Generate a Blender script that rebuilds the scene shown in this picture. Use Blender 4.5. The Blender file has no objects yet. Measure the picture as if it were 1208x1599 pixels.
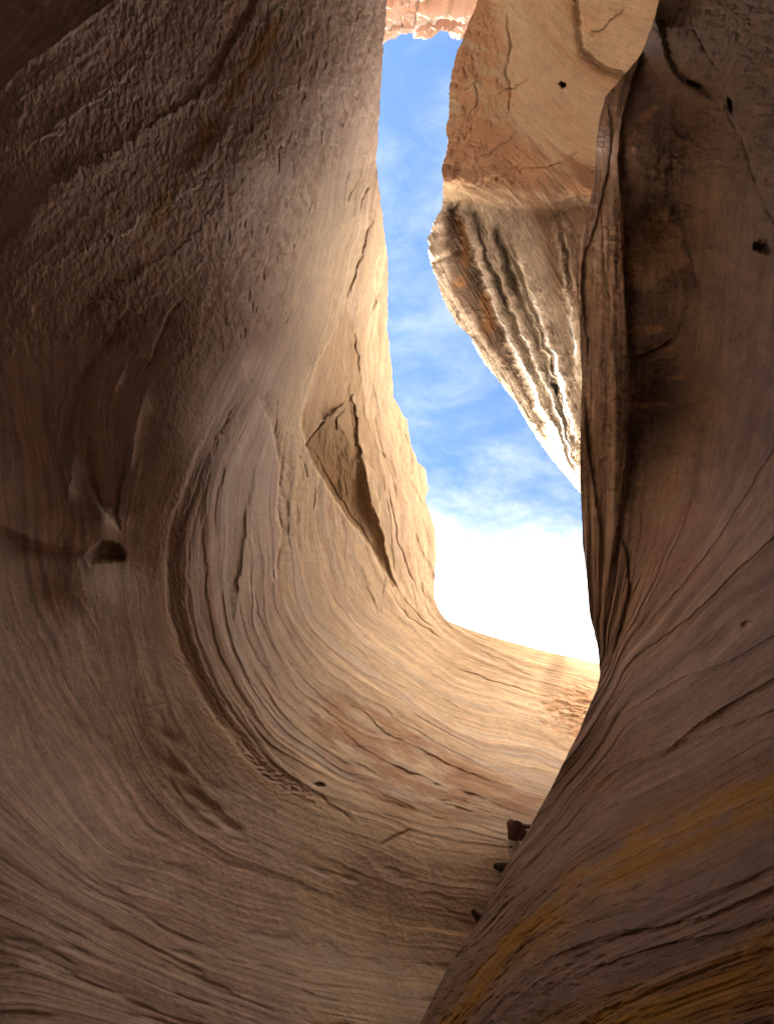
import bpy, math
import numpy as np
from mathutils import Vector

# ------------------------------------------------------------------ camera, sky, sun, exposure
SC = bpy.context.scene
COL = SC.collection
W, H, F = 1208.0, 1599.0, 800.0          # photograph size and focal length in its pixels
CAM = np.array([0.0, 0.0, 1.6])
PITCH = math.radians(55)
cd = bpy.data.cameras.new("camera"); cam = bpy.data.objects.new("camera", cd); COL.objects.link(cam)
cam.location = CAM; cam.rotation_euler = (math.radians(90) + PITCH, 0, 0)
cd.sensor_fit = 'VERTICAL'; cd.sensor_height = 24.0; cd.lens = F / H * 24.0
cd.clip_start = 0.05; cd.clip_end = 2000
SC.camera = cam

SUN_EL, SUN_AZ = math.radians(36), math.radians(-80)      # azimuth from +Y (ahead), minus = left
sun_dir = Vector((math.sin(SUN_AZ) * math.cos(SUN_EL), math.cos(SUN_AZ) * math.cos(SUN_EL), math.sin(SUN_EL)))
world = bpy.data.worlds.new("World"); SC.world = world; world.use_nodes = True
nt = world.node_tree; N = nt.nodes; L = nt.links
bg = N['Background']; bg.inputs['Strength'].default_value = 0.031
sky = N.new('ShaderNodeTexSky'); sky.sky_type = 'NISHITA'; sky.sun_disc = False
sky.sun_elevation = SUN_EL; sky.sun_rotation = SUN_AZ; sky.altitude = 1500
sky.air_density = 1.0; sky.dust_density = 1.2; sky.ozone_density = 1.5
tc = N.new('ShaderNodeTexCoord')
mp = N.new('ShaderNodeMapping'); mp.inputs['Scale'].default_value = (1.1, 2.2, 1.2); mp.inputs['Rotation'].default_value = (0.3, 0.2, 0.5)
L.new(tc.outputs['Generated'], mp.inputs['Vector'])
def wnoise(scale, detail, rough, dist):
    n = N.new('ShaderNodeTexNoise'); n.inputs['Scale'].default_value = scale; n.inputs['Detail'].default_value = detail
    n.inputs['Roughness'].default_value = rough; n.inputs['Distortion'].default_value = dist
    L.new(mp.outputs['Vector'], n.inputs['Vector']); return n
n1 = wnoise(2.6, 12, 0.62, 0.5); n2 = wnoise(11.0, 8, 0.7, 0.3)
sep = N.new('ShaderNodeSeparateXYZ'); L.new(tc.outputs['Generated'], sep.inputs[0])
def wmath(op, a, b=None, clamp=False):
    m = N.new('ShaderNodeMath'); m.operation = op; m.use_clamp = clamp
    for i, x in enumerate((a, b)):
        if x is None: continue
        if isinstance(x, (int, float)): m.inputs[i].default_value = x
        else: L.new(x, m.inputs[i])
    return m.outputs[0]
def wrange(x, a, b, c, d):
    m = N.new('ShaderNodeMapRange'); m.interpolation_type = 'SMOOTHSTEP'
    L.new(x, m.inputs[0])
    for i, q in enumerate((a, b, c, d)): m.inputs[i + 1].default_value = q
    return m.outputs[0]
low = wrange(sep.outputs[1], 0.25, 0.80, 0.0, 1.0)           # cloud bank ahead, thin wisps overhead
cl = wmath('ADD', wmath('MULTIPLY', n1.outputs['Fac'], 0.75), wmath('MULTIPLY', n2.outputs['Fac'], 0.25))
thin = wrange(cl, 0.40, 0.80, 0.03, 0.45)
bank = wrange(wmath('ADD', wmath('MULTIPLY', wmath('SUBTRACT', cl, 0.5), 1.9), low), 0.12, 1.15, 0.0, 0.97)
cov = wmath('MAXIMUM', thin, bank)
mx = N.new('ShaderNodeMix'); mx.data_type = 'RGBA'
L.new(cov, mx.inputs['Factor']); tn = N.new('ShaderNodeVectorMath'); tn.operation = 'MULTIPLY'; tn.inputs[1].default_value = (0.80, 1.0, 1.16); L.new(sky.outputs[0], tn.inputs[0]); L.new(tn.outputs[0], mx.inputs['A']); cb = N.new('ShaderNodeVectorMath'); cb.operation = 'SCALE'; cb.inputs[0].default_value = (1.0, 1.02, 1.05); L.new(wrange(sep.outputs[1], 0.50, 0.92, 3.6, 13.0), cb.inputs['Scale']); L.new(cb.outputs[0], mx.inputs['B'])
L.new(mx.outputs['Result'], bg.inputs['Color'])

sl = bpy.data.lights.new("sun", 'SUN'); sl.energy = 5.0; sl.angle = math.radians(0.5); sl.color = (1.0, 0.95, 0.87)
so = bpy.data.objects.new("sun", sl); COL.objects.link(so)
so.rotation_euler = sun_dir.to_track_quat('Z', 'Y').to_euler(); so.location = (-20, 20, 60)
SC.view_settings.view_transform = 'Standard'; SC.view_settings.look = 'None'
SC.view_settings.exposure = 3.92; SC.view_settings.gamma = 1.0
SC.render.engine = 'CYCLES'
cy = SC.cycles
cy.max_bounces = 14; cy.diffuse_bounces = 12; cy.glossy_bounces = 2
cy.use_denoising = True; cy.denoising_prefilter = 'NONE'

# ------------------------------------------------------------------ numeric helpers
sP, cP = math.sin(PITCH), math.cos(PITCH)
def rays(u, v):
    x = (u - W / 2) / F; y = (H / 2 - v) / F
    return np.stack([x, cP - sP * y, sP + cP * y], -1)
def unproj(u, v, D): return CAM + rays(u, v) * np.asarray(D)[..., None]

_rng = np.random.RandomState(7)
_P = _rng.permutation(256).astype(np.int32); _P = np.concatenate([_P, _P])
_G = _rng.normal(size=(256, 3)).astype(np.float32); _G /= np.linalg.norm(_G, axis=1)[:, None]
def perlin(x, y, z=None):
    if z is None: z = np.zeros_like(x)
    xi = np.floor(x).astype(np.int32); yi = np.floor(y).astype(np.int32); zi = np.floor(z).astype(np.int32)
    xf = (x - xi).astype(np.float32); yf = (y - yi).astype(np.float32); zf = (z - zi).astype(np.float32)
    fu = xf**3 * (xf * (xf * 6 - 15) + 10); fv = yf**3 * (yf * (yf * 6 - 15) + 10); fw = zf**3 * (zf * (zf * 6 - 15) + 10)
    r = 0
    for dx in (0, 1):
        hx = _P[(xi + dx) & 255]; wx = fu if dx else 1 - fu
        for dy in (0, 1):
            hy = _P[hx + ((yi + dy) & 255)]; wy = fv if dy else 1 - fv
            for dz in (0, 1):
                g = _G[_P[hy + ((zi + dz) & 255)]]; wz = fw if dz else 1 - fw
                r = r + wx * wy * wz * (g[..., 0] * (xf - dx) + g[..., 1] * (yf - dy) + g[..., 2] * (zf - dz))
    return r * 1.5
def fbm(x, y, z=None, o=4, g=0.5, seed=0):
    r = 0; a = 1.0; x = x + seed * 17.3; y = y + seed * 9.1
    for _ in range(o):
        r = r + a * perlin(x, y, z); x = x * 2.03 + 5.2; y = y * 2.03 + 1.7; z = None if z is None else z * 2.03 + 3.1; a *= g
    return r
def ridged(x, y, z=None, o=4, g=0.5, seed=0):
    r = 0; a = 1.0; x = x + seed * 17.3; y = y + seed * 9.1
    for _ in range(o):
        r = r + a * (1 - 2 * np.abs(perlin(x, y, z))); x = x * 2.03 + 5.2; y = y * 2.03 + 1.7; z = None if z is None else z * 2.03 + 3.1; a *= g
    return r
def sst(x, a, b):
    t = np.clip((x - a) / (b - a), 0, 1); return t * t * (3 - 2 * t)
def gauss(x, c, w): return np.exp(-((x - c) / w) ** 2)
def blob(U, V, u, v, ru, rv=None): return np.exp(-((U - u) / ru) ** 2 - ((V - v) / (rv or ru)) ** 2)

def tps(pts, vals, lam=1e-3):
    pts = np.array(pts, float) / 500.0; vals = np.array(vals, float); n = len(pts)
    def K(r2): return 0.5 * r2 * np.log(r2 + 1e-9)
    r2 = ((pts[:, None] - pts[None]) ** 2).sum(-1)
    A = np.zeros((n + 3, n + 3)); A[:n, :n] = K(r2) + lam * np.eye(n)
    A[:n, n] = 1; A[:n, n + 1:] = pts; A[n, :n] = 1; A[n + 1:, :n] = pts.T
    w = np.linalg.solve(A, np.concatenate([vals, [0, 0, 0]]))
    def f(U, V):
        U = U / 500.0; V = V / 500.0; r = w[n] + w[n + 1] * U + w[n + 2] * V
        for i in range(n):
            q = (U - pts[i, 0]) ** 2 + (V - pts[i, 1]) ** 2
            r = r + w[i] * 0.5 * q * np.log(q + 1e-9)
        return r
    return f
def resample(poly, step):
    p = np.array(poly, float); d = np.r_[0, np.cumsum(np.hypot(*np.diff(p, axis=0).T))]
    n = max(2, int(d[-1] / step) + 1); q = np.linspace(0, d[-1], n)
    return np.stack([np.interp(q, d, p[:, 0]), np.interp(q, d, p[:, 1])], 1)
def smooth_poly(poly, step=12):                       # Catmull-Rom
    p = np.array(poly, float); p = np.vstack([2 * p[0] - p[1], p, 2 * p[-1] - p[-2]]); out = []
    for i in range(1, len(p) - 2):
        n = max(1, int(np.hypot(*(p[i + 1] - p[i])) / step))
        for k in range(n):
            t = k / n
            out.append(0.5 * ((2 * p[i]) + (-p[i - 1] + p[i + 1]) * t + (2 * p[i - 1] - 5 * p[i] + 4 * p[i + 1] - p[i + 2]) * t * t + (-p[i - 1] + 3 * p[i] - 3 * p[i + 1] + p[i + 2]) * t ** 3))
    out.append(p[-2]); return np.array(out)

class Relief:
    """log-distance offsets and rock colour over a sheet of rock"""
    def __init__(s, U, V, wob=3.0, wl=28.0):
        s.U, s.V = U, V
        s.u = U + wob * fbm(U / wl, V / wl, o=4, g=0.6, seed=3); s.v = V + wob * fbm(U / wl, V / wl, o=4, g=0.6, seed=8)
        s.d = np.zeros_like(U); s.pale = np.zeros_like(U)
    def near(s, poly, R, smooth=True):
        """indices within R of the polyline, signed distance (+ = right of the direction of travel, as seen in the picture), 0..1 along it"""
        p = smooth_poly(poly) if smooth else np.array(poly, float)
        m = (s.u > p[:, 0].min() - R) & (s.u < p[:, 0].max() + R) & (s.v > p[:, 1].min() - R) & (s.v < p[:, 1].max() + R)
        ix = np.nonzero(m.ravel())[0]; x = s.u.ravel()[ix]; y = s.v.ravel()[ix]
        best = np.full(x.shape, 1e9); sg = np.ones_like(x); al = np.zeros_like(x)
        Ls = np.hypot(*np.diff(p, axis=0).T); cum = np.r_[0, np.cumsum(Ls)]
        for i in range(len(p) - 1):
            a = p[i]; d = p[i + 1] - a; l2 = d @ d + 1e-9
            t = np.clip(((x - a[0]) * d[0] + (y - a[1]) * d[1]) / l2, 0, 1)
            ex = x - a[0] - t * d[0]; ey = y - a[1] - t * d[1]; q = np.hypot(ex, ey); c = d[0] * ey - d[1] * ex
            k = q < best; best[k] = q[k]; sg[k] = np.sign(c[k]); al[k] = (cum[i] + t[k] * Ls[i]) / cum[-1]
        k = best < R
        return ix[k], (best * sg)[k], al[k]
    @staticmethod
    def taper(al, e0=0.2, e1=0.2):
        return sst(al, 0, max(e0, 1e-3) * 1.1) * sst(1 - al, 0, max(e1, 1e-3) * 1.1)
    def crack(s, poly, w=2.0, h=0.01, e0=0.2, e1=0.2):
        ix, d, al = s.near(poly, w * 3); s.d.ravel()[ix] += h * np.exp(-(d / w) ** 2) * s.taper(al, e0, e1)
    def step(s, poly, h=0.02, fall=40, soft=1.5, e0=0.15, e1=0.15, back=0, pale=0, pw=14):
        """right of travel is set back by h and eases out over fall px; back: left side eases too"""
        ix, d, al = s.near(poly, fall * 3.5)
        f = np.where(d > 0, np.exp(-np.maximum(d, 0) / fall), 0) * sst(d, 0, soft * 2)
        if back: f = f - 0.5 * np.where(d < 0, np.exp(np.minimum(d, 0) / back), 0)
        if pale: s.pale.ravel()[ix] += pale * np.where(d < 0, np.exp(d / pw), 0) * s.taper(al, .25, .25)
        f *= np.clip(1 - (np.abs(d) / (fall * 3.5)), 0, 1) * (s.taper(al, e0, e1) if e0 or e1 else 1)
        s.d.ravel()[ix] += h * f
    def ridge(s, poly, h=0.02, w=12, e0=0.2, e1=0.2, pale=0):
        ix, d, al = s.near(poly, w * 3)
        if pale: s.pale.ravel()[ix] += pale * np.exp(-np.abs(d) / w) * s.taper(al, e0, e1); s.d.ravel()[ix] -= h * np.exp(-np.abs(d) / w) * s.taper(al, e0, e1)
    def inside(s, poly):
        """signed distance to a closed outline, + inside"""
        p = np.array(poly, float); p = np.vstack([p, p[:1]])
        x, y = s.u, s.v; m = np.zeros(x.shape, bool); best = np.full(x.shape, 1e9)
        for i in range(len(p) - 1):
            (x0, y0), (x1, y1) = p[i], p[i + 1]
            if y0 != y1:
                c = ((y0 > y) != (y1 > y)) & (x < (x1 - x0) * (y - y0) / (y1 - y0) + x0); m ^= c
            dx, dy = x1 - x0, y1 - y0; t = np.clip(((x - x0) * dx + (y - y0) * dy) / (dx * dx + dy * dy + 1e-9), 0, 1)
            best = np.minimum(best, np.hypot(x - x0 - t * dx, y - y0 - t * dy))
        return np.where(m, best, -best)
    def hole(s, u, v, ru, rv, h=0.08, rot=0):
        c, q = math.cos(rot), math.sin(rot); X = (s.u - u) * c + (s.v - v) * q; Y = -(s.u - u) * q + (s.v - v) * c
        r = np.sqrt((X / ru) ** 2 + (Y / rv) ** 2) * (1 + .3 * fbm(s.U / 9, s.V / 9, o=3, seed=6)); s.d += h * (1 - sst(r, 0.3, 1.1))

def lerp(a, b, t): return a + (b - a) * t[..., None]
def mixc(C, col, m): return C + (np.array(col, np.float32) - C) * np.clip(m, 0, 1)[..., None]

def sheet(name, P, col, strata, mat, flip=False):
    """one continuous rock surface from a grid of points"""
    r, c = P.shape[:2]; me = bpy.data.meshes.new(name)
    me.vertices.add(r * c); me.vertices.foreach_set('co', P.reshape(-1).astype(np.float32))
    i = np.arange(r * c).reshape(r, c); q = np.stack([i[:-1, :-1], i[1:, :-1], i[1:, 1:], i[:-1, 1:]], -1).reshape(-1, 4)
    if flip: q = q[:, ::-1]
    n = len(q); me.loops.add(n * 4); me.loops.foreach_set('vertex_index', q.reshape(-1).astype(np.int32))
    me.polygons.add(n); me.polygons.foreach_set('loop_start', np.arange(0, n * 4, 4, dtype=np.int32))
    me.polygons.foreach_set('loop_total', np.full(n, 4, np.int32)); me.polygons.foreach_set('use_smooth', np.ones(n, bool))
    a = me.attributes.new('rock_colour', 'FLOAT_COLOR', 'POINT')
    a.data.foreach_set('color', np.concatenate([col * ALB, np.ones(col.shape[:2] + (1,))], -1).reshape(-1).astype(np.float32))
    a = me.attributes.new('strata', 'FLOAT_VECTOR', 'POINT'); a.data.foreach_set('vector', strata.reshape(-1).astype(np.float32))
    me.update(calc_edges=True); me.validate()
    o = bpy.data.objects.new(name, me); COL.objects.link(o); me.materials.append(mat); return o
ALB = np.array((0.86, 0.885, 0.925))
def tag(o, label=None, cat=None, group=None, kind=None):
    for k, x in (('label', label), ('category', cat), ('group', group), ('kind', kind)):
        if x: o[k] = x
    return o

def rock_material(name, grain=1.0, bump=1.0, streak=1.0, rough=0.9):
    m = bpy.data.materials.new(name); m.use_nodes = True; t = m.node_tree; n = t.nodes; l = t.links
    b = n['Principled BSDF']; b.inputs['Roughness'].default_value = rough; b.inputs['Specular IOR Level'].default_value = 0.25
    ac = n.new('ShaderNodeAttribute'); ac.attribute_name = 'rock_colour'
    st = n.new('ShaderNodeAttribute'); st.attribute_name = 'strata'
    tc = n.new('ShaderNodeTexCoord')
    def noise(vec, sc, det, rg, dist=0.0):
        x = n.new('ShaderNodeTexNoise'); l.new(vec, x.inputs['Vector'])
        x.inputs['Scale'].default_value = sc; x.inputs['Detail'].default_value = det; x.inputs['Roughness'].default_value = rg; x.inputs['Distortion'].default_value = dist
        return x.outputs['Fac']
    def mth(op, a, c, clamp=False):
        x = n.new('ShaderNodeMath'); x.operation = op; x.use_clamp = clamp
        for i, y in enumerate((a, c)):
            if isinstance(y, (int, float)): x.inputs[i].default_value = y
            else: l.new(y, x.inputs[i])
        return x.outputs[0]
    mp = n.new('ShaderNodeMapping'); mp.inputs['Scale'].default_value = (26, 2.2, 0); l.new(st.outputs['Vector'], mp.inputs['Vector'])
    lam = noise(mp.outputs['Vector'], 1.0, 6, 0.65, 0.4)       # fine laminae along the bedding
    gr = noise(tc.outputs['Object'], 9.0, 9, 0.7)
    sp = noise(tc.outputs['Object'], 110.0, 4, 0.75)
    v = mth('ADD', mth('MULTIPLY', mth('SUBTRACT', lam, 0.5), 0.5 * streak), mth('MULTIPLY', mth('SUBTRACT', gr, 0.5), 0.55 * grain))
    v = mth('ADD', v, mth('MULTIPLY', mth('SUBTRACT', sp, 0.5), 0.6 * grain))
    v = mth('ADD', v, 1.0)
    mul = n.new('ShaderNodeVectorMath'); mul.operation = 'SCALE'; l.new(ac.outputs['Color'], mul.inputs[0]); l.new(v, mul.inputs['Scale'])
    l.new(mul.outputs[0], b.inputs['Base Color'])
    b1 = n.new('ShaderNodeBump'); b1.inputs['Strength'].default_value = 0.4 * bump; b1.inputs['Distance'].default_value = 0.03
    l.new(lam, b1.inputs['Height'])
    b2 = n.new('ShaderNodeBump'); b2.inputs['Strength'].default_value = 0.5 * bump; b2.inputs['Distance'].default_value = 0.03
    l.new(mth('ADD', gr, mth('MULTIPLY', sp, 0.25)), b2.inputs['Height']); l.new(b1.outputs[0], b2.inputs['Normal'])
    l.new(b2.outputs[0], b.inputs['Normal'])
    return m

CREAM = (0.85, 0.70, 0.49); PALE = (0.74, 0.62, 0.51); PINK = (0.71, 0.55, 0.455); BROWN = (0.40, 0.29, 0.21)
RED = (0.46, 0.225, 0.115); OCHRE = (0.40, 0.225, 0.055); VARN = (0.20, 0.14, 0.115); ORNG = (0.50, 0.30, 0.15)

QUAL = 1.0
def axis(pieces):                       # pieces: (from, to, count)
    pieces = [(a, b, max(4, int(n * QUAL))) for a, b, n in pieces]
    return np.concatenate([np.linspace(a, b, n, endpoint=False) for a, b, n in pieces] + [[pieces[-1][1]]])
def edge(poly, v, jit=1.5, seed=0, big=0.0):
    p = np.array(poly, float); u = np.interp(v, p[:, 1], p[:, 0])
    k = np.hanning(9); k /= k.sum(); 
    up = np.interp(np.linspace(v[0], v[-1], 8000), v, u)
    u = np.interp(v, np.linspace(v[0], v[-1], 8000), np.convolve(np.pad(up, 12, 'edge'), np.hanning(25) / np.hanning(25).sum(), 'same')[12:-12])
    z = np.zeros_like(v)
    return u + jit * fbm(v / 22.0, z, o=5, g=0.65, seed=seed) + big * fbm(v / 70.0, z, o=2, seed=seed + 5)

# ------------------------------------------------------------------ LEFT WALL: sweeping concave alcove
A_STRATA = {
 -1: [(-300,1500),(0,1480),(250,1575),(450,1640),(650,1680)],
  0: [(-300,1280),(-100,1330),(0,1395),(150,1480),(300,1545),(450,1600),(640,1640)],
  1: [(-260,1150),(-100,1240),(0,1328),(80,1381),(212,1456),(318,1508),(477,1556),(640,1583)],
  2: [(-200,950),(-100,1120),(0,1249),(132,1371),(238,1418),(344,1466),(477,1508),(636,1535),(760,1550)],
  3: [(-20,500),(20,700),(50,900),(90,1032),(143,1122),(200,1206),(265,1286),(360,1345),(477,1385),(583,1425),(735,1460)],
  4: [(480,0),(420,200),(330,400),(240,540),(190,680),(182,860),(200,950),(215,1050),(254,1165),(312,1238),(400,1300),(520,1350),(640,1385),(770,1410)],
  5: [(545,0),(500,200),(430,420),(366,563),(305,694),(274,769),(252,878),(257,966),(287,1053),(327,1119),(384,1193),(460,1250),(560,1298),(680,1335),(800,1355)],
  6: [(510,300),(440,500),(385,620),(345,700),(322,790),(320,900),(335,1000),(365,1080),(430,1160),(520,1225),(640,1275),(800,1305)],
  7: [(525,350),(470,520),(420,640),(378,760),(370,880),(385,980),(420,1060),(490,1130),(590,1190),(700,1238),(830,1270)],
  8: [(555,240),(520,400),(470,560),(440,680),(430,800),(437,900),(460,970),(520,1040),(600,1105),(720,1170),(860,1215)],
  9: [(585,200),(555,360),(520,500),(490,650),(480,780),(492,880),(530,960),(600,1035),(700,1090),(890,1140)],
 10: [(598,380),(575,560),(575,700),(590,830),(620,920),(680,1000),(770,1050),(910,1095)],
 11: [(625,620),(645,720),(664,820),(680,930),(710,980),(770,1003),(850,1028),(940,1048)],
 1.5:[(-60,300),(0,140),(190,0)], 2.6:[(-20,420),(120,260),(300,80),(340,0)], 0.6:[(-120,200),(40,0)],
}
def field_from_lines(d, step=70, lam=2e-3):
    P, S = [], []
    for k, line in d.items():
        q = resample(line, step); P += list(q); S += [k] * len(q)
    return tps(P, S, lam)
A_DEPTH = [  # u, v, distance along the view axis (m)
 (650,1599,4.4),(400,1599,3.75),(200,1599,3.2),(0,1599,2.7),(-300,1599,2.2),
 (650,2000,2.9),(300,2000,2.5),(-300,2000,1.9),(650,2500,1.9),(300,2500,1.75),(-300,2500,1.6),(900,2200,3.2),
 (740,1430,5.6),(771,1353,6.1),(560,1430,5.2),(360,1400,4.4),(150,1400,3.5),(0,1330,2.85),(-300,1300,2.2),
 (900,1450,6.5),(1150,1500,7.0),
 (815,1310,6.6),(640,1270,6.6),(470,1230,5.8),(330,1130,4.9),(200,1200,4.1),(90,1050,3.3),(-150,950,2.4),(-500,900,1.9),(-500,1600,1.8),
 (280,900,4.2),(330,750,4.2),(200,850,3.7),(180,650,3.5),(40,800,3.0),
 (380,580,4.7),(300,420,4.2),(100,450,3.2),(-150,500,2.6),(-500,300,2.2),
 (880,1225,10.4),(700,1170,9.4),(520,1060,7.9),(432,930,6.6),(430,700,6.3),(450,520,6.2),
 (930,1040,14.3),(1150,1100,15.5),(1100,1250,11),(770,1000,13.3),(700,975,12.9),(600,1000,10.7),(520,900,8.6),(470,780,7.6),
 (678,900,12.8),(600,800,10.4),(640,665,12.3),(545,610,9.4),(500,500,7.9),(618,600,12.0),(605,430,11.2),(540,330,8.0),
 (588,255,9.6),(595,120,8.6),(603,0,8.2),(520,120,6.2),(480,250,5.7),(420,100,4.8),(300,200,4.1),(200,60,3.5),(0,0,2.9),(0,200,2.9),
 (610,-300,7.5),(400,-300,4.6),(100,-300,3.1),(-300,-300,2.6),(610,-600,7.0),(100,-600,3.2),(-500,-600,2.8),
]
A_RIM = [(625,-700),(612,-300),(604,-60),(603,0),(599,70),(597,100),(592,180),(587,250),(593,300),(598,350),(604,400),(606,460),(604,520),(610,560),(615,620),(627,645),
         (635,655),(640,690),(652,722),(664,732),(668,765),(663,778),(672,805),(680,825),(681,880),(677,905),(678,935),(688,958),(700,970),(725,980),(760,992),(800,1003),(850,1017),(900,1028),(940,1037),
         (1000,1046),(1080,1060),(1180,1085),(1250,1130),(1280,1300),(1250,1600),(1100,2500)]
def build_A():
    v = axis([(-700, -40, 60), (-40, 1640, 1180), (1640, 2600, 60)])
    R = edge(A_RIM, v, 1.6, 1, 1.0)
    c = axis([(0, 0.35, 140), (0.35, 1.0, 640)])
    Lf = np.full_like(v, -520.0)
    # columns: up to c=.35 outside the frame at the left, then dense
    fr = np.where(c < 0.35, c / 0.35, 0); U = np.where((c < 0.35)[None], Lf[:, None] + (-20 - Lf[:, None]) * fr[None], 0)
    g = np.clip((c - 0.35) / 0.65, 0, 1); U = U + np.where((c >= 0.35)[None], -20 + (R[:, None] + 20) * g[None], 0)
    V = np.repeat(v[:, None], len(c), 1)
    # rows bend so that bedding near the low rim is followed smoothly
    base = tps([(a, b) for a, b, _ in A_DEPTH], np.log([d for *_, d in A_DEPTH]), 2e-3)(U, V)
    S = field_from_lines(A_STRATA)(U, V)
    T = np.arctan2(V - 640, 900 - U) * 6.0
    r = Relief(U, V, 3.0)
    # --- broad forms -------------------------------------------------
    P0 = unproj(U, V, np.exp(base)); X, Y, Z = P0[..., 0], P0[..., 1], P0[..., 2]
    low = sst(V, 1000, 1300) 
    # arris between the shaded alcove and the pale panel
    ar = [(372,560),(384,590),(400,625),(418,660),(430,700),(433,760),(431,800),(436,835),(428,880),(432,930)]
    r.step(ar[::-1], 0.10, 42, 2, 0.35, 0.16)
    r.step([(436,835),(430,870),(424,900),(434,935)][::-1], 0.02, 10, 1, .3, .3)
    # dark recessed band with the ledge beside it
    band = [(384,575),(345,635),(308,700),(282,770),(262,830),(256,900),(262,966),(290,1050),(328,1115),(384,1190),(440,1238),(520,1285)]
    r.step(band[::-1], 0.009, 22, 3, .35, .05)
    ix, d, al = r.near(band, 70); r.d.ravel()[ix] += 0.009 * np.exp(-((d + 10) / 14) ** 2) * r.taper(al, .1, .3)
    r.d.ravel()[ix] += np.exp(-((d + 14) / 22) ** 2) * r.taper(al, .1, .1) * (.0035 * ridged(al * 60 + d / 9., d / 7., o=4, g=.62, seed=23) * sst(fbm(al * 5, d / 30., o=2, seed=27), -.4, .3) + .002 * fbm(al * 60, d / 4., o=4, g=.7, seed=24))
    for off, h in ((18, .010), (34, .014), (52, .010)):
        r.step([(a + off * 1.0, b) for a, b in band][::-1], h * .6, 9, 1, .3, .1)
    for l, h, f in (([(330,740),(318,800),(322,870),(330,960),(350,1030),(395,1110),(440,1160)], .018, 14),
                    ([(345,700),(352,740),(338,790),(342,850)], .02, 12),
                    ([(352,860),(352,940),(375,1030),(420,1100),(480,1160)], .013, 14),
                    ([(372,850),(375,940),(395,1010),(440,1080)], .013, 12),
                    ([(410,700),(395,780),(392,860),(402,940),(430,1010),(480,1070)], .012, 16),
                    ([(430,980),(455,1030),(500,1085),(560,1130),(640,1170)], .010, 14)):
        r.step(l, h * .36, f, 1.8, .25, .25, pale=.6, pw=7)
    # diagonal flutes crossing (380-430, 620-830)
    for k in range(7):
        x0 = 432 - k * 4; y0 = 660 + k * 30
        r.ridge([(x0, y0), (x0 - 22, y0 + 45), (x0 - 40, y0 + 110), (x0 - 48, y0 + 180)], .009, 6, .3, .4, pale=.7)
    # knob and pocket
    r.step([(137,668),(134,720),(146,775),(168,812),(192,836)][::-1], .026, 26, 3, .2, .25, pale=.6, pw=8)
    r.step([(206,700),(196,745),(187,790),(190,830)], .022, 12, 1.2, .2, .2)
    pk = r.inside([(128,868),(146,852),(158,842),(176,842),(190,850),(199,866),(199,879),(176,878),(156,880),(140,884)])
    r.d += 0.024 * sst(pk, -1, 10) * sst(U, 110, 165)
    r.ridge([(150,828),(172,834),(190,838),(197,830)], .03, 6, .2, .1)
    r.d -= 0.05 * blob(U, V, 160, 812, 26, 20)
    r.d += 0.035 * blob(U, V, 20, 850, 90, 45) 
    r.step([(-60,790),(0,815),(60,842),(100,850),(140,836)], .03, 50, 8, .1, .3)
    r.d -= 0.04 * blob(U, V, 130, 915, 55, 40)
    for l in ([(200,560),(175,620),(165,680)], [(170,560),(130,640),(110,760),(100,840)], [(235,590),(215,660),(206,720),(200,760)], [(120,560),(95,650),(85,740)]):
        r.ridge(l, .018, 10, .3, .3, pale=.5)
    # upper-left ledges catching light, long furrow
    r.step([(-20,160),(40,100),(110,48),(190,-10)][::-1], .010, 30, 7, 0, 0, back=30)
    # tongues of smooth pale rock between rough ones, running up to the right, with ragged lower edges
    ul = (1 - sst(U + .25 * V, 330, 470)) * (1 - sst(V, 440, 560)) * sst(V, 60, 150)
    wx = 14 * fbm(U / 26, V / 26, o=4, g=.62, seed=26)
    qa = (U * .5 + V * .87 + wx) / 78; qb = (U * .87 - V * .5) / 300
    tq = perlin(qa, qb, qa * 0 + 3.3) ; tong = sst(tq, .02, .07)
    r.d -= ul * .004 * tong * (1 - sst(tq, .07, .55)); r.pale += .55 * ul * tong
    r.step([(420,-20),(380,45),(352,95),(330,150)], .018, 20, 3, 0, .4)
    for l in ([(210,270),(180,340),(230,330)],): r.ridge(l, .02, 15)
    r.step([(215,600),(240,545),(262,490),(290,460)], .02, 16, 1.5, .2, .2)
    r.step([(110,640),(120,590),(160,540),(195,480)], .015, 16, 2)
    # swirling bedding
    ss = S * 1.0
    warp = 0.25 * fbm(S * 0.7, T * 0.5, o=3, seed=2)
    lam1 = fbm((S + warp) * 1.6, T * 0.10, o=2, seed=11)
    lam2 = fbm((S + warp) * 5.0, T * 0.28, o=3, g=.6, seed=12)
    rr = np.abs(perlin((S + warp) * 3.1 + 4.0, T * 0.22)); sharp = np.exp(-rr / 0.10)
    edgef = 1 - sst(U, R[:, None] - 120, R[:, None] - 10)
    r.d += 0.004 * fbm((S + warp) * .75, T * .12, o=2, seed=19) + 0.0015 * lam1 * (0.3 + 0.6 * sst(S, 4.5, 6)) + 0.0011 * lam2 * (0.5 + sst(S, 4.5, 6) * 0.7)
    mid = sst(S, 5.2, 6) * (1 - sst(S, 8, 9.3)) * sst(V, 640, 800)
    r.d -= 0.0045 * sharp * mid + 0.0008 * sharp * (1 - mid); r.pale += .5 * sharp * mid * sst(perlin(S * 1.3, T * .6), -.2, .4)
    # scalloped hollows along bedding on the lower left
    sc = fbm(S * 1.5, T * 1.1, o=3, seed=21)
    r.d += 0.003 * sst(sc, .15, .55) * sst(V, 900, 1100) * (1 - sst(S, 4.2, 5))
    # rough, flaking upper left
    rough = sst(fbm(U / 150, V / 150, o=2, seed=30) + 0.9 * (1 - sst(V, 470, 640)) * sst(U, 60, 200) * (1 - sst(U + 0.35 * V, 560, 640)), .25, .8)
    rough = np.maximum(rough * (1 - sst(V, 520, 700)), 0.0)
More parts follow.
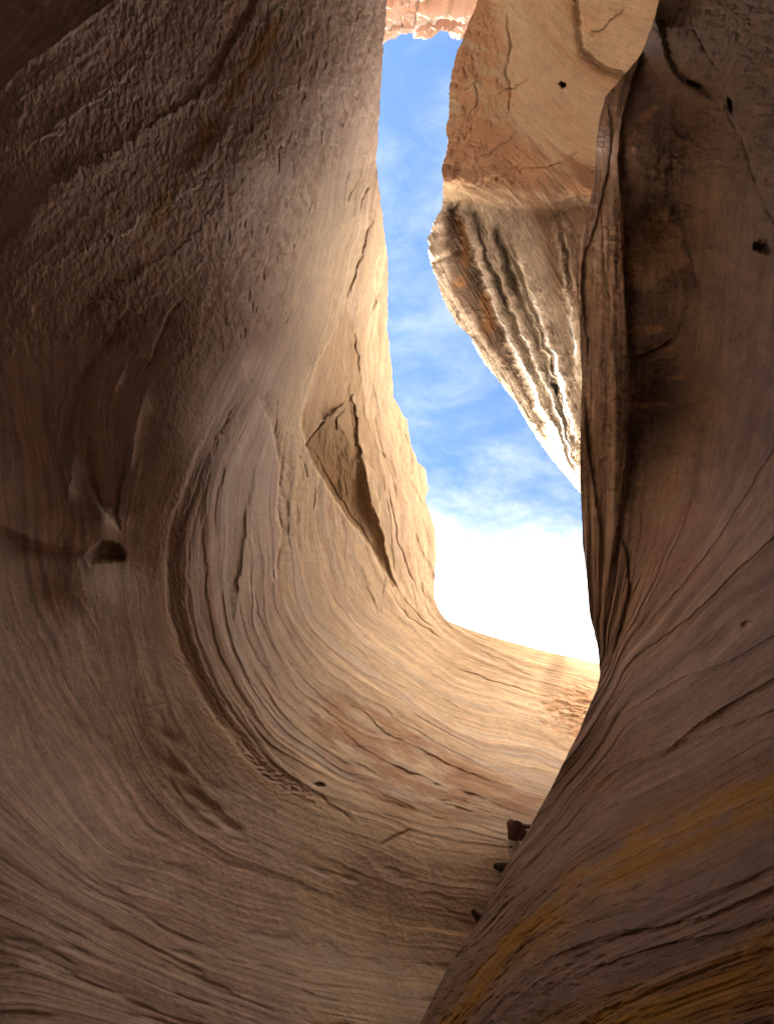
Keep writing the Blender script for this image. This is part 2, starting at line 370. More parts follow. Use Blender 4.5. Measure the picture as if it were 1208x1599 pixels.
    fl = ridged(U / 34 + 0.2 * V / 34, V / 60, o=5, g=.6, seed=31)
    fl2 = fbm(U / 9, V / 20, o=4, g=.65, seed=32)
    r.d += rough * (0.0007 * fl + 0.0017 * fl2 * (.35 + .9 * sst(fbm(U / 90, V / 70, o=3, seed=101), -.3, .5))) + 0.0016 * fbm(U / 8, V / 12, o=3, seed=33) * (1 - sst(V, 500, 700))
    chips = sst(perlin(U / 11, V / 42) + 0.4 * perlin(U / 5, V / 14), .38, .62); r.d += 0.004 * chips * rough * sst(U, 250, 400)
    # flaking ledge zone low on the far wall (reddish)
    zr = [(560,1080),(640,1125),(720,1180),(800,1222),(850,1245),(840,1275),(760,1275),(690,1285),(600,1265),(540,1215),(500,1160),(470,1100)]
    q = r.inside(zr); zone = sst(q, -25, 20)
    flk = ridged((S + warp) * 3.4, T * 1.5, o=5, g=.6, seed=41)
    terr = fbm((S + warp) * 2.0, T * 0.9, o=4, g=.6, seed=44); terr = np.floor(terr * 5) / 5 + 0.2 * sst((terr * 5) % 1.0, 0.6, 1.0)
    r.d += zone * (0.006 * terr + 0.003 * flk)
    for l, h, f in (([(525,1075),(555,1095),(600,1140),(650,1165),(720,1200),(790,1225),(850,1243)], .022, 22),
                    ([(470,1070),(520,1120),(560,1160),(620,1195),(700,1225),(780,1250),(835,1262)], .018, 15),
                    ([(530,1180),(570,1195),(600,1215),(640,1205),(680,1215)], .016, 14), ([(660,1260),(700,1248),(720,1262),(760,1265)], .016, 14),
                    ([(590,1320),(620,1300),(645,1292)], .018, 20), ([(480,1225),(530,1262),(560,1285)], .012, 14)):
        r.step(l, h * .32, f, 1.8, .25, .25)
    r.hole(500, 1227, 8, 4, .02, .2)
    for l in ([(280,1120),(300,1160),(330,1200)],): pass
    for (a, b) in ((272,1200),(300,1240),(330,1262),(262,1150),(360,1290)):
        r.d += 0.007 * np.exp(-(((r.u - a) * .8 + (r.v - b) * .6) / 18) ** 2 - ((-(r.u - a) * .6 + (r.v - b) * .8) / 8) ** 2)
    r.step([(-20,1315),(40,1360),(120,1410),(210,1460),(300,1500)], .003, 22, 4, .1, .3)
    # niche in the pale panel
    def poly_step(poly, h, soft=3, lin=None):
        q = r.inside(poly); m = sst(q, -0.5, soft)
        r.d[:] += m * (h if lin is None else lin)
    r.d += 0
    q1 = [(466,668),(470,640),(484,600),(497,560),(520,520),(540,480),(556,520),(563,582),(572,640),(590,700),(600,760),(566,712),(552,618),(512,650),(478,692)]
    poly_step(q1, 0, 3, 0.085 * np.clip((V - 500) / 130, 0, 1) * (1 - np.clip((U - 466 + .35 * (V - 668)) / 75, 0, 1)))
    q2 = [(474,694),(500,660),(520,640),(548,619),(556,640),(560,690),(570,735),(582,790),(597,830),(604,868),(612,900),(622,916),(612,918),(592,880),(560,832),(530,795),(500,745),(486,722)]
    dn = np.clip(((U - 470) * 0.85 - (V - 690) * 0.53) / 62, -1, 1.2)
    poly_step(q2, 0, 2, (0.150 - 0.130 * np.clip(dn, 0, 1.05)) * (1 - .97 * np.clip((V - 640) / 275, 0, 1)))
    r.step([(548,618),(553,660),(558,690),(570,713)], .012, 9, 2, .1, .1)
    poly_step([(553,696),(566,692),(573,713),(560,718)], -0.006)
    r.ridge([(545,497),(530,540),(516,570),(500,610),(490,650),(478,690)], .025, 9, .2, .1)
    r.ridge([(478,690),(508,652),(548,616)], .02, 6, .1, .1)
    r.step([(543,640),(525,655),(527,670),(540,668)], .01, 8, 1)
    # facets and fractures toward the rim
    for l, h, f in (([(588,330),(576,370),(560,420),(548,460),(538,490)], .045, 30), ([(600,440),(590,470),(575,500)], .02, 20),
                    ([(563,582),(570,640),(592,700),(612,720),(622,760),(615,790)], .018, 16),
                    ([(597,300),(585,340),(582,380)], .02, 12), ([(620,640),(630,680),(628,720)], .02, 10),
                    ([(640,745),(655,770),(668,800)], .02, 12)):
        r.step(l, h * .35, f, 2.5, .25, .25)
    for l, w, h in (([(560,275),(548,300),(540,320)], 2, .02), ([(578,285),(566,310),(562,330),(558,335)], 2.5, .03), ([(545,260),(540,290),(537,315)], 1.5, .02),
                    ([(600,750),(612,800),(622,850),(640,900),(655,930)], 1.8, .016), ([(575,520),(590,530),(594,540)], 1.5, .012),
                    ([(436,615),(432,650),(428,685)], 1.5, .014), ([(475,720),(480,745)], 1.6, .018), ([(492,755),(490,780),(487,800)], 1.4, .014),
                    ([(452,470),(446,520)], 1.2, .01), ([(445,400),(440,380)], 3, .015), ([(560,880),(575,925),(590,950)], 1.5, .012),
                    ([(610,930),(640,965),(690,1000)], 1.6, .012), ([(700,1040),(760,1060),(820,1080),(860,1090)], 1.6, .010),
                    ([(770,1145),(790,1150),(812,1165)], 1.5, .008), ([(600,900),(597,925),(600,930)], 2, .012), ([(735,1010),(790,1035),(830,1060)], 1.4, .008),
                    ([(622,925),(650,960),(680,985)], 1.6, .014), ([(480,690),(510,745),(545,800),(590,868),(608,895)], 2.2, .015),
                    ([(500,870),(520,930),(560,985),(600,1020)], 1.3, .007), ([(545,880),(580,955)], 1.3, .007), ([(545,1000),(600,1055),(660,1090)], 1.3, .008)):
        r.crack(l, w * .7, h * .32)
    pan = sst(U, 430, 470) * (1 - sst(V, 900, 1000)) 
    fc = perlin(U / 60 + V / 200, V / 90 - U / 300); r.d += 0.006 * fc * pan * sst(U, 500, 560); fq = perlin(U / 16 - V / 60, V / 110 + U / 200); r.d += .003 * sst(fq, .1, .22) * pan * sst(U, 500, 560)
    r.d += 0.0022 * fbm(U / 14, V / 30, o=4, g=.6, seed=50) * pan
    r.d += 0.0009 * fbm(X * 5, Y * 5, Z * 5, o=5, g=.65) + .00055 * fbm(X * 24, Y * 24, Z * 24, o=2, g=.7)
    # rough reddish patch at the far right of the bowl
    pt = blob(U, V, 900, 1105, 45, 38); r.d += pt * 0.010 * np.floor(3 * fbm(U / 22, V / 9, o=4, seed=60)) / 3
    D = np.exp(base + r.d); build_A.grid = (U, V, D)
    # --- rock colour ------------------------------------------------
    C = np.zeros(U.shape + (3,), np.float32) + np.array(PINK, np.float32)
    n1 = fbm(X * .6, Y * .6, Z * .6, o=3, seed=70); n2 = fbm(X * 3, Y * 3, Z * 3, o=4, seed=71)
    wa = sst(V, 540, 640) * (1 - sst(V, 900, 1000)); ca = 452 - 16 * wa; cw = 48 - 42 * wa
    cream = sst((U + 30 * n1 * (1 - wa) - ca) / cw, -1, 1) * sst(V, 60, 420); cream = np.maximum(cream, sst(S, 7.0, 8.6) * sst(V, 880, 1000))  # cream rock; its start at the arris also paints in the lit side
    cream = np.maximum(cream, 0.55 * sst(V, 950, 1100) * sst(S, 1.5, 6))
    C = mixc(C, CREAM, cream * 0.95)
    band1 = fbm((S + warp) * 2.4, T * .08, o=3, g=.6, seed=72)
    band2 = fbm((S + warp) * 6.5 + .3 * n1, T * .16, o=3, g=.65, seed=73); mott = fbm(U / 60, V / 60, o=3, seed=76)
    C = mixc(C, PALE, sst(band1, .05, .7) * 0.6); C = mixc(C, (.70,.57,.46), sst(band2 + .5 * mott, .15, .8) * .55)
    sx = S + .35 * warp + .04 * n1; b3 = fbm(sx * 13, T * .10 + S * .2, o=3, g=.7, seed=78); b4 = fbm(sx * 4.2, T * .05, o=4, g=.75, seed=79)
    brk = .5 + .5 * sst(fbm(U / 110, V / 110, o=4, g=.6, seed=95) + .5 * lam1, -.35, .45); C = C * (1 + .34 * brk * np.clip(b3, -1, 1) + .26 * brk * np.clip(b4, -1, 1) + .13 * mott + .28 * np.clip(fbm(sx * 30, T * .35, o=3, g=.65, seed=99), -1, 1))[..., None] ** (1 - .45 * cream * (1 - sst(V, 900, 1100)))[..., None]
    C = mixc(C, (.34,.245,.185), sst(-band2 + .5 * mott, .2, .8) * .45 * (1 - .75 * cream)); C = mixc(C, (.72,.60,.48), .55 * (1 - sst(S, 3.5, 5)) * sst(V, 900, 1200) * sst(fbm((S + warp) * 1.8, T * .9, o=5, g=.65, seed=77), .12, .6))
    C = mixc(C, BROWN, sst(-band1, .05, .6) * 0.45 * (1 - 0.6 * cream))
    C = mixc(C, PALE, sst(sc, .1, .6) * 0.5 * sst(V, 850, 1100) * (1 - sst(S, 4.2, 5)))
    C = mixc(C, (.80,.68,.57), .55 * (gauss(S, 3.55, .28) + .7 * gauss(S, 4.45, .18) + .6 * gauss(S, 1.6, .22)) * sst(V, 800, 950) * sst(fbm(sx * 2.5, T * .8, o=4, g=.6, seed=102), -.5, .3))
    C = mixc(C, PALE, 0.55 * gauss(S, 4.3, .45) * sst(V, 450, 600) + 0.35 * gauss(S, 7.2, .6) * (1 - sst(V, 1000, 1150)))
    C = mixc(C, (.66,.51,.42), .6 * (1 - sst(V, 500, 640)) * (1 - cream))
    redm = (rough * sst(fl2 + n2 * .8, -.3, .6)) * 0.55; C = mixc(C, (0.36,0.215,0.15), redm)
    C = mixc(C, (0.42,0.27,0.16), gauss(S, 4.95 + .10 * n2, .22) * 0.6 * sst(V, 640, 760) * (1 - sst(V, 1200, 1330)))
    C = mixc(C, (0.30,0.20,0.155), gauss(S, 5.5, .30) * 0.35 * (1 - sst(V, 1050, 1250)) * sst(V, 560, 640))
    rib = sst(fbm(sx * 5.5, T * .12, o=2, g=.5, seed=90), .12, .42) * sst(S, 5.3, 5.9) * (1 - sst(S, 8.6, 9.6)) * sst(V, 560, 700)
    C = mixc(C, (.78,.69,.60), .8 * rib)
    zm = zone * sst(fbm(S * 3, T * 1.0, o=4, g=.6, seed=75) + .22, -.2, .5); C = mixc(C, RED, zm * .62)
    C = mixc(C, RED, .5 * sst(blob(U, V, 900, 1110, 60, 50) * (1 + n2), .35, .8) + .35 * sst(blob(U, V, 815, 1262, 90, 28) * (1 + .6 * n2), .4, .9))
    C = mixc(C, (.40,.31,.22), .55 * sst(blob(U + .35 * (V - 1040), V, 868, 1050, 17, 55) * (1 + .5 * n2), .3, .8))
    C = mixc(C, OCHRE, .9 * sst(np.exp(-((U + 0.62 * V - 455) / 17) ** 2) * (1 + 1.1 * n2), .35, .9) * (1 - sst(V, 330, 420)) * sst(V, -40, 60))
    C = mixc(C, (.55,.33,.16), .30 * sst(n2 + band1, .3, 1.0) * cream)
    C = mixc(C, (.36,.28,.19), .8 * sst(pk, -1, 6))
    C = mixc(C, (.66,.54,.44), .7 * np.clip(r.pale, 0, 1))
    C = mixc(C, (.46,.33,.20), .9 * sst(r.inside(q2), -.5, 2)); C = mixc(C, (.58,.42,.26), .6 * sst(r.inside(q1), -.5, 2) * (1 - sst(r.inside(q2), -.5, 2)))  # niche facets: fresh-rock tan, darkened to paint in their shade
    C *= (1 + 0.10 * n2 + 0.06 * lam2)[..., None]
    # --- behind the rim: unseen rock rolls over, raised in the upper rows to block the sun ---------
    th = np.zeros(len(v)); dR = np.gradient(R, v); nx = -1 / np.sqrt(1 + dR ** 2); ny = dR / np.sqrt(1 + dR ** 2)
    ex = []; 
    for rho, k in ((1.0, 1.01), (4, 1.03), (12, 1.07), (32, 1.13), (70, 1.2), (130, 1.28), (220, 1.36)):
        kk = 1 + (k - 1) * np.where(v > 1150, .3, 1) * (1 + 3 * (1 - sst(v, 230, 420))); uu = R + nx * rho; vv = v + ny * rho
        p = unproj(uu, vv, D[:, -1] * kk)
        ex.append(p)
    P = np.concatenate([unproj(U, V, D), np.stack(ex, 1)], 1)
    def ext(a, n): return np.concatenate([a, np.repeat(a[:, -1:], n, 1)], 1)
    C = ext(C, len(ex)); ST = ext(np.stack([S, T, rough], -1), len(ex))
    # continue backwards past the camera: rows at the top, columns at the left
    def grow(P, C, ST):
        r0 = []
        for k in (1, 2, 3, 4, 5):
            f = P[:1].copy(); f[..., 1] = f[..., 1] - (f[..., 1] + 9) * k / 5; f[..., 2] += 0.15 * k; r0.insert(0, f)
        P = np.concatenate(r0 + [P], 0); C = np.concatenate([C[:1]] * 5 + [C], 0); ST = np.concatenate([ST[:1]] * 5 + [ST], 0)
        c0 = []
        for k in (1, 2, 3, 4, 5):
            f = P[:, :1].copy(); f[..., 1] = f[..., 1] - (f[..., 1] + 9) * k / 5; f[..., 0] -= 0.25 * k; c0.insert(0, f)
        P = np.concatenate(c0 + [P], 1); C = np.concatenate([C[:, :1]] * 5 + [C], 1); ST = np.concatenate([ST[:, :1]] * 5 + [ST], 1)
        f = P[-1:].copy(); f[..., 2] = -1.0; P = np.concatenate([P, f], 0); C = np.concatenate([C, C[-1:]], 0); ST = np.concatenate([ST, ST[-1:]], 0)
        return P, C, ST
    P, C, ST = grow(P, C, ST)
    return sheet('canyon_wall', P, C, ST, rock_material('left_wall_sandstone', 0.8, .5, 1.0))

# ------------------------------------------------------------------ RIGHT WALL: dark, fan of bedding
B_EDGE = [(1100,-700),(1062,-150),(1028,0),(1016,45),(1000,85),(970,122),(945,150),(934,190),(930,230),(929,270),(915,340),(900,390),(898,430),(904,500),(908,600),(905,700),(906,770),(910,850),
          (917,920),(920,960),(928,990),(933,1010),(937,1050),(932,1075),(925,1090),(905,1140),(885,1180),(855,1240),(822,1300),(785,1360),(752,1430),(700,1510),(655,1599),(625,1680),(580,1900),(560,2600)]
B_STRATA = {
 10: [(905,500),(908,700),(918,940),(932,1020)], 9: [(985,60),(945,250),(935,500),(940,750),(935,950)], 8: [(966,250),(975,550),(966,830),(942,980)],
 7: [(1040,150),(1030,400),(1015,650),(990,850),(950,1010)], 6: [(1150,200),(1130,500),(1080,780),(1010,930),(955,1030)], 5: [(1300,300),(1230,600),(1150,780),(1040,950),(960,1050)],
 4: [(1400,700),(1208,850),(1100,960),(1000,1060),(950,1110)], 3: [(1400,900),(1208,1000),(1100,1080),(1000,1150),(930,1200),(900,1240)],
 2: [(1400,1080),(1208,1150),(1080,1220),(960,1290),(880,1350),(820,1400)], 1.4: [(1400,1160),(1208,1225),(1060,1300),(940,1350),(870,1400),(800,1470)],
 0.8: [(1400,1260),(1208,1310),(1050,1380),(900,1460),(800,1530),(740,1599)], 0: [(1400,1380),(1208,1430),(1050,1490),(900,1560),(800,1620)],
 -1: [(1400,1500),(1208,1540),(1050,1590),(950,1640)], -2: [(1400,1650),(1208,1680),(1000,1740)]}
B_DEPTH = [(655,1599,3.0),(560,2300,1.9),(752,1430,3.9),(822,1300,4.7),(885,1180,5.5),(925,1090,6.2),(937,1045,6.9),(920,960,7.6),(906,770,8.6),(904,500,9.4),(929,250,9.8),(1000,85,9.6),(1028,0,8.9),(1062,-150,8.4),(1100,-700,7.8),
 (970,830,7.5),(978,600,7.95),(970,350,8.5),(968,220,8.8),(1030,350,8.7),(1035,600,8.2),(1015,800,7.4),(1012,30,8.5),
 (1090,700,7.0),(1100,450,7.7),(1110,200,7.8),(1208,0,6.6),(1208,300,6.2),(1208,600,5.4),(1208,800,4.2),(1120,900,5.0),(1020,980,6.2),
 (1208,1000,3.2),(1080,1080,4.2),(1208,1200,2.6),(1050,1250,3.6),(950,1250,4.5),(1208,1400,2.15),(1000,1420,2.9),(850,1420,3.4),(1208,1599,1.85),(900,1599,2.35),(760,1599,2.7),
 (1500,1599,1.5),(1500,1200,1.8),(1500,900,2.4),(1600,500,3.6),(1600,0,5.0),(1500,-500,6.0),(1208,-500,6.2),(1208,2200,1.5),(800,2300,1.7),(1600,2300,1.3)]
def build_B():
    v = axis([(-700, -40, 60), (-40, 1640, 1150), (1640, 2600, 60)])
    Lf = edge(B_EDGE, v, .8, 4, .8)
    c = axis([(0, 1, 400), (1, 2, 50)])
    U = np.where((c <= 1)[None], Lf[:, None] + (1235 - Lf[:, None]) * np.minimum(c, 1)[None] ** 1.15, 1235 + 400 * (c[None] - 1))
    V = np.repeat(v[:, None], len(c), 1)
    base = tps([(a, b) for a, b, _ in B_DEPTH], np.log([d for *_, d in B_DEPTH]), 2e-3)(U, V)
    S = field_from_lines(B_STRATA)(U, V); T = np.hypot(U - 930, V - 1080) / 60.0
    r = Relief(U, V, 2.5)
    P0 = unproj(U, V, np.exp(base)); X, Y, Z = P0[..., 0], P0[..., 1], P0[..., 2]
    fold = [(1014,20),(990,110),(968,190),(964,250),(968,330),(971,420),(977,520),(981,600),(977,700),(967,790),(955,870),(942,930),(936,990)]
    r.step(fold[::-1], 0.03, 80, 3, .25, .12)
    r.step([(1015,-20),(1024,40),(1038,95),(1058,128),(1090,145),(1120,170)][::-1], .025, 60, 6, .15, 0)
    r.step([(964,830),(975,870),(978,920),(965,980),(950,1030)][::-1], .018, 16, 2, .2, .1)
    r.step([(908,600),(915,700),(928,780),(935,850),(934,920)][::-1], .016, 20, 2, .2, .2)
    r.step([(945,150),(952,210),(940,300),(925,360),(905,420),(912,520),(918,600)][::-1], .012, 16, 2, .2, .1)
    for l in ([(1000,70),(985,150),(975,230)], [(935,230),(940,330),(945,420),(960,520)]): r.crack(l, 2, .002)
    # fan of edges radiating from the pinch
    for l, h, f in (([(940,1060),(985,1000),(1050,930),(1120,840),(1208,700)], .03, 26), ([(938,1075),(1000,1020),(1080,960),(1150,890),(1260,790)], .045, 30),
                    ([(930,1100),(1000,1060),(1080,1010),(1150,960),(1260,880)], .02, 22), ([(1000,1215),(1050,1165),(1120,1110),(1260,1030)], .05, 34),
                    ([(905,1150),(980,1110),(1060,1060),(1140,1030),(1260,960)], .03, 26), ([(880,1260),(960,1205),(1060,1160),(1150,1130),(1260,1090)], .02, 22),
                    ([(950,1030),(1000,960),(1040,880),(1080,780)], .02, 18), ([(820,1440),(900,1380),(1000,1330),(1100,1280),(1260,1220)], .018, 24),
                    ([(740,1560),(850,1500),(950,1460),(1100,1430),(1260,1360)], .028, 14), ([(780,1570),(900,1520),(1020,1480),(1150,1450),(1260,1410)], .022, 14),
                    ([(900,1440),(980,1405),(1080,1400),(1200,1360)], .012, 12), ([(860,1420),(930,1400),(1000,1380)], .010, 10), ([(950,1560),(1060,1530),(1200,1490)], .016, 20),
                    ([(850,1340),(930,1270),(1000,1240),(1100,1190)], .014, 22)):
        r.step(l, h * .24, f, 5, .35, .0, back=18, pale=.3, pw=10)
    warp = .2 * fbm(S * .8, T * .3, o=3, seed=5)
    l1 = fbm((S + warp) * 2.2, T * .12, o=2, seed=14); l2 = fbm((S + warp) * 7, T * .3, o=3, g=.6, seed=15)
    fan = sst(V, 720, 900); lo = sst(V, 1300, 1420)
    r.d += (0.009 * l1 + 0.003 * l2) * (0.35 + .65 * fan)
    pit = sst(perlin(X * 14, Y * 14, Z * 14), .35, .6); r.d += .002 * pit * lo + lo * .0035 * fbm((S + warp) * 5, T * 2.2, o=5, g=.68, seed=25)
    r.d += .007 * ridged((S + warp) * 2.5, T * .5, o=4, seed=17) * lo * .6
    r.d += .004 * fbm(U / 30, V / 14, o=4, g=.6, seed=18) * (1 - fan)
    r.d += .012 * perlin(U / 70, V / 120) * (1 - fan)
    r.d += 0.0014 * fbm(X * 6, Y * 6, Z * 6, o=4, g=.6) + .0007 * fbm(X * 24, Y * 24, Z * 24, o=2, g=.7)
    r.crack([(1125,140),(1140,185),(1158,220),(1172,265),(1190,310),(1215,360)], 4, .004, .1, .1)
    r.crack([(1070,10),(1090,60),(1120,110),(1140,160)], 2, .003); r.hole(1085, 132, 16, 5, .025, .35); r.hole(1140, 165, 5, 16, .025, -.3)
    r.hole(1192, 386, 19, 12, .04, .15); r.hole(1166, 976, 11, 7, .022, -.4)
    r.step([(1040,320),(1065,330),(1090,420),(1105,470)], .02, 25, 4); r.step([(985,560),(1020,545),(1060,520)], .012, 16, 2); r.step([(990,660),(1040,640),(1110,620)], .010, 14, 2)
    D = np.exp(base + r.d)
    C = np.zeros(U.shape + (3,), np.float32) + np.array((.42,.305,.22), np.float32)
    n2 = fbm(X * 2.5, Y * 2.5, Z * 2.5, o=4, seed=81); n1 = fbm(X * .7, Y * .7, Z * .7, o=3, seed=80)
    bd = fbm((S + warp) * 3, T * .08, o=3, g=.6, seed=82)
    C = mixc(C, (.56,.41,.29), .4 * sst(bd, .1, .8)); C = mixc(C, (.20,.135,.095), .55 * sst(-bd, .1, .7))
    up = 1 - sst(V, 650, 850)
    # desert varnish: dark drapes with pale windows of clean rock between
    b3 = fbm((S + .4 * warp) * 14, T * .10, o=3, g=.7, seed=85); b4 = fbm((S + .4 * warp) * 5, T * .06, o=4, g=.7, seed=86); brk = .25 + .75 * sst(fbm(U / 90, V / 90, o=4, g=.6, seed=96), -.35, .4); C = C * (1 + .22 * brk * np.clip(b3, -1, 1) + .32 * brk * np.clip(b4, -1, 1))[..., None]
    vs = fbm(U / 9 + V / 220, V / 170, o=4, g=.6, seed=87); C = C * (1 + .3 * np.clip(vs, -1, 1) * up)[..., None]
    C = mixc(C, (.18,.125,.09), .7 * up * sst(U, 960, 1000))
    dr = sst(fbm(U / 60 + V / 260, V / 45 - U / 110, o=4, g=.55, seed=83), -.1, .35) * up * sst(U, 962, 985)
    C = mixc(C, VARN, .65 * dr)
    win = sst(r.inside([(975,392),(1000,345),(1040,325),(1062,360),(1075,410),(1040,430),(1005,455),(978,450)]) + 6 * n2, -4, 8)
    C = mixc(C, (.52,.36,.21), .8 * win)
    for (a, b, rx, ry) in ((1010,515,40,9),(1030,545,38,8),(1010,632,40,6),(990,200,16,40),(1055,590,30,6)):
        C = mixc(C, (.46,.28,.15), .8 * sst(blob(U + .9 * (V - b), V, a, b, rx, ry) * (1 + .8 * n2), .4, .9))
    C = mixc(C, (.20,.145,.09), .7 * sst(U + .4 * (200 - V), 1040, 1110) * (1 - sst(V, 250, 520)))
    och = np.maximum(gauss(S, 1.34 + .08 * n2, .42), gauss(S, -.75 + .12 * n2, .62)) ; och = np.maximum(och, .55 * gauss(S, .85 + .12 * n2, .10) * (1 - sst(U, 850, 980)))
    C = mixc(C, (.58,.33,.055), .95 * sst(och * (1 + .7 * n2 + .6 * fbm((S + warp) * 5, T * .3, o=3, g=.6, seed=84)), .1, 1.1) * sst(V, 1050, 1220))
    C = mixc(C, (.34,.20,.08), .5 * gauss(S, 1.9, .12) * sst(V, 1150, 1250))
    C = mixc(C, (.36,.20,.14), .5 * sst(blob(U, V, 1045, 850, 60, 110) * (1 + n2), .3, .9))
    C = mixc(C, PALE, .45 * np.clip(r.pale, 0, 1))
    C = mixc(C, VARN, .4 * lo * sst(n2 + .6 * pit, .2, .8))
    C *= (1 + .12 * n2 + .06 * l2)[..., None]
    dL = np.gradient(Lf, v); nx = 1 / np.sqrt(1 + dL ** 2); ny = -dL / np.sqrt(1 + dL ** 2); ex = []
    for rho, k in ((1, 1.012), (4, 1.045), (12, 1.11), (28, 1.2), (55, 1.36), (90, 1.6), (150, 2.1)):
        thin = sst(v, 1120, 1180) * (1 - sst(v, 1350, 1385)); kk = 1 + (k - 1) * (1 - .86 * thin)
        ex.insert(0, unproj(Lf + nx * rho, v + ny * rho, D[:, 0] * kk))
    ex.insert(0, unproj(Lf + nx * 260, v + ny * 260, D[:, 0] * 2.6))
    P = np.concatenate([np.stack(ex, 1), unproj(U, V, D)], 1); n = len(ex)
    C = np.concatenate([np.repeat(C[:, :1], n, 1), C], 1); ST = np.stack([S, T, lo], -1); ST = np.concatenate([np.repeat(ST[:, :1], n, 1), ST], 1)
    r0 = []
    for k in range(1, 6):
        f = P[:1].copy(); f[..., 1] = f[..., 1] - (f[..., 1] + 9) * k / 5; f[..., 2] += .15 * k; r0.insert(0, f)
    P = np.concatenate(r0 + [P], 0); C = np.concatenate([C[:1]] * 5 + [C], 0); ST = np.concatenate([ST[:1]] * 5 + [ST], 0)
    c0 = []
    for k in range(1, 6):
        f = P[:, -1:].copy(); f[..., 1] = f[..., 1] - (f[..., 1] + 9) * k / 5; f[..., 0] += .25 * k; c0.append(f)
    P = np.concatenate([P] + c0, 1); C = np.concatenate([C] + [C[:, -1:]] * 5, 1); ST = np.concatenate([ST] + [ST[:, -1:]] * 5, 1)
    f = P[-1:].copy(); f[..., 2] = -1.0; P = np.concatenate([P, f], 0); C = np.concatenate([C, C[-1:]], 0); ST = np.concatenate([ST, ST[-1:]], 0)
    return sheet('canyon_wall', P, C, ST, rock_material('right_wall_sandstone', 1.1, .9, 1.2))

# ------------------------------------------------------------------ FAR RIGHT: overhanging buttress with sunlit fins
C_EDGE = [(790,-500),(755,-60),(745,0),(732,35),(718,70),(709,95),(703,130),(700,180),(696,205),(698,235),(690,262),(691,300),(690,325),(680,340),(668,370),(667,392),(671,412),(683,438),(688,460),(700,480),(712,505),(735,530),(752,562),(775,590),(800,622),
          (822,660),(850,700),(880,740),(905,770),(935,810),(980,850),(1030,900),(1080,980),(1160,1100),(1200,1500)]
C_DEPTH = [(745,0,17.5),(790,-400,17),(703,130,17.2),(697,235,17.0),(690,320,17.2),(668,390,17.0),(700,480,18.0),(770,590,19.5),(850,700,21),(905,775,22),(1050,950,19),(1250,1300,17),(1350,1100,15),
 (850,0,18.5),(1000,0,18.6),(850,130,19.3),(950,150,19),(800,240,18.3),(730,200,17.6),(715,290,16.9),(840,312,17.9),(900,290,17.8),
 (1100,0,17),(1100,400,14),(1100,700,15),(900,650,18.5),(880,500,17.5),(850,400,18),(905,400,16.8),(940,550,16),(950,700,16.5),(760,400,18.2),(800,500,18.6),(860,620,19.3)]
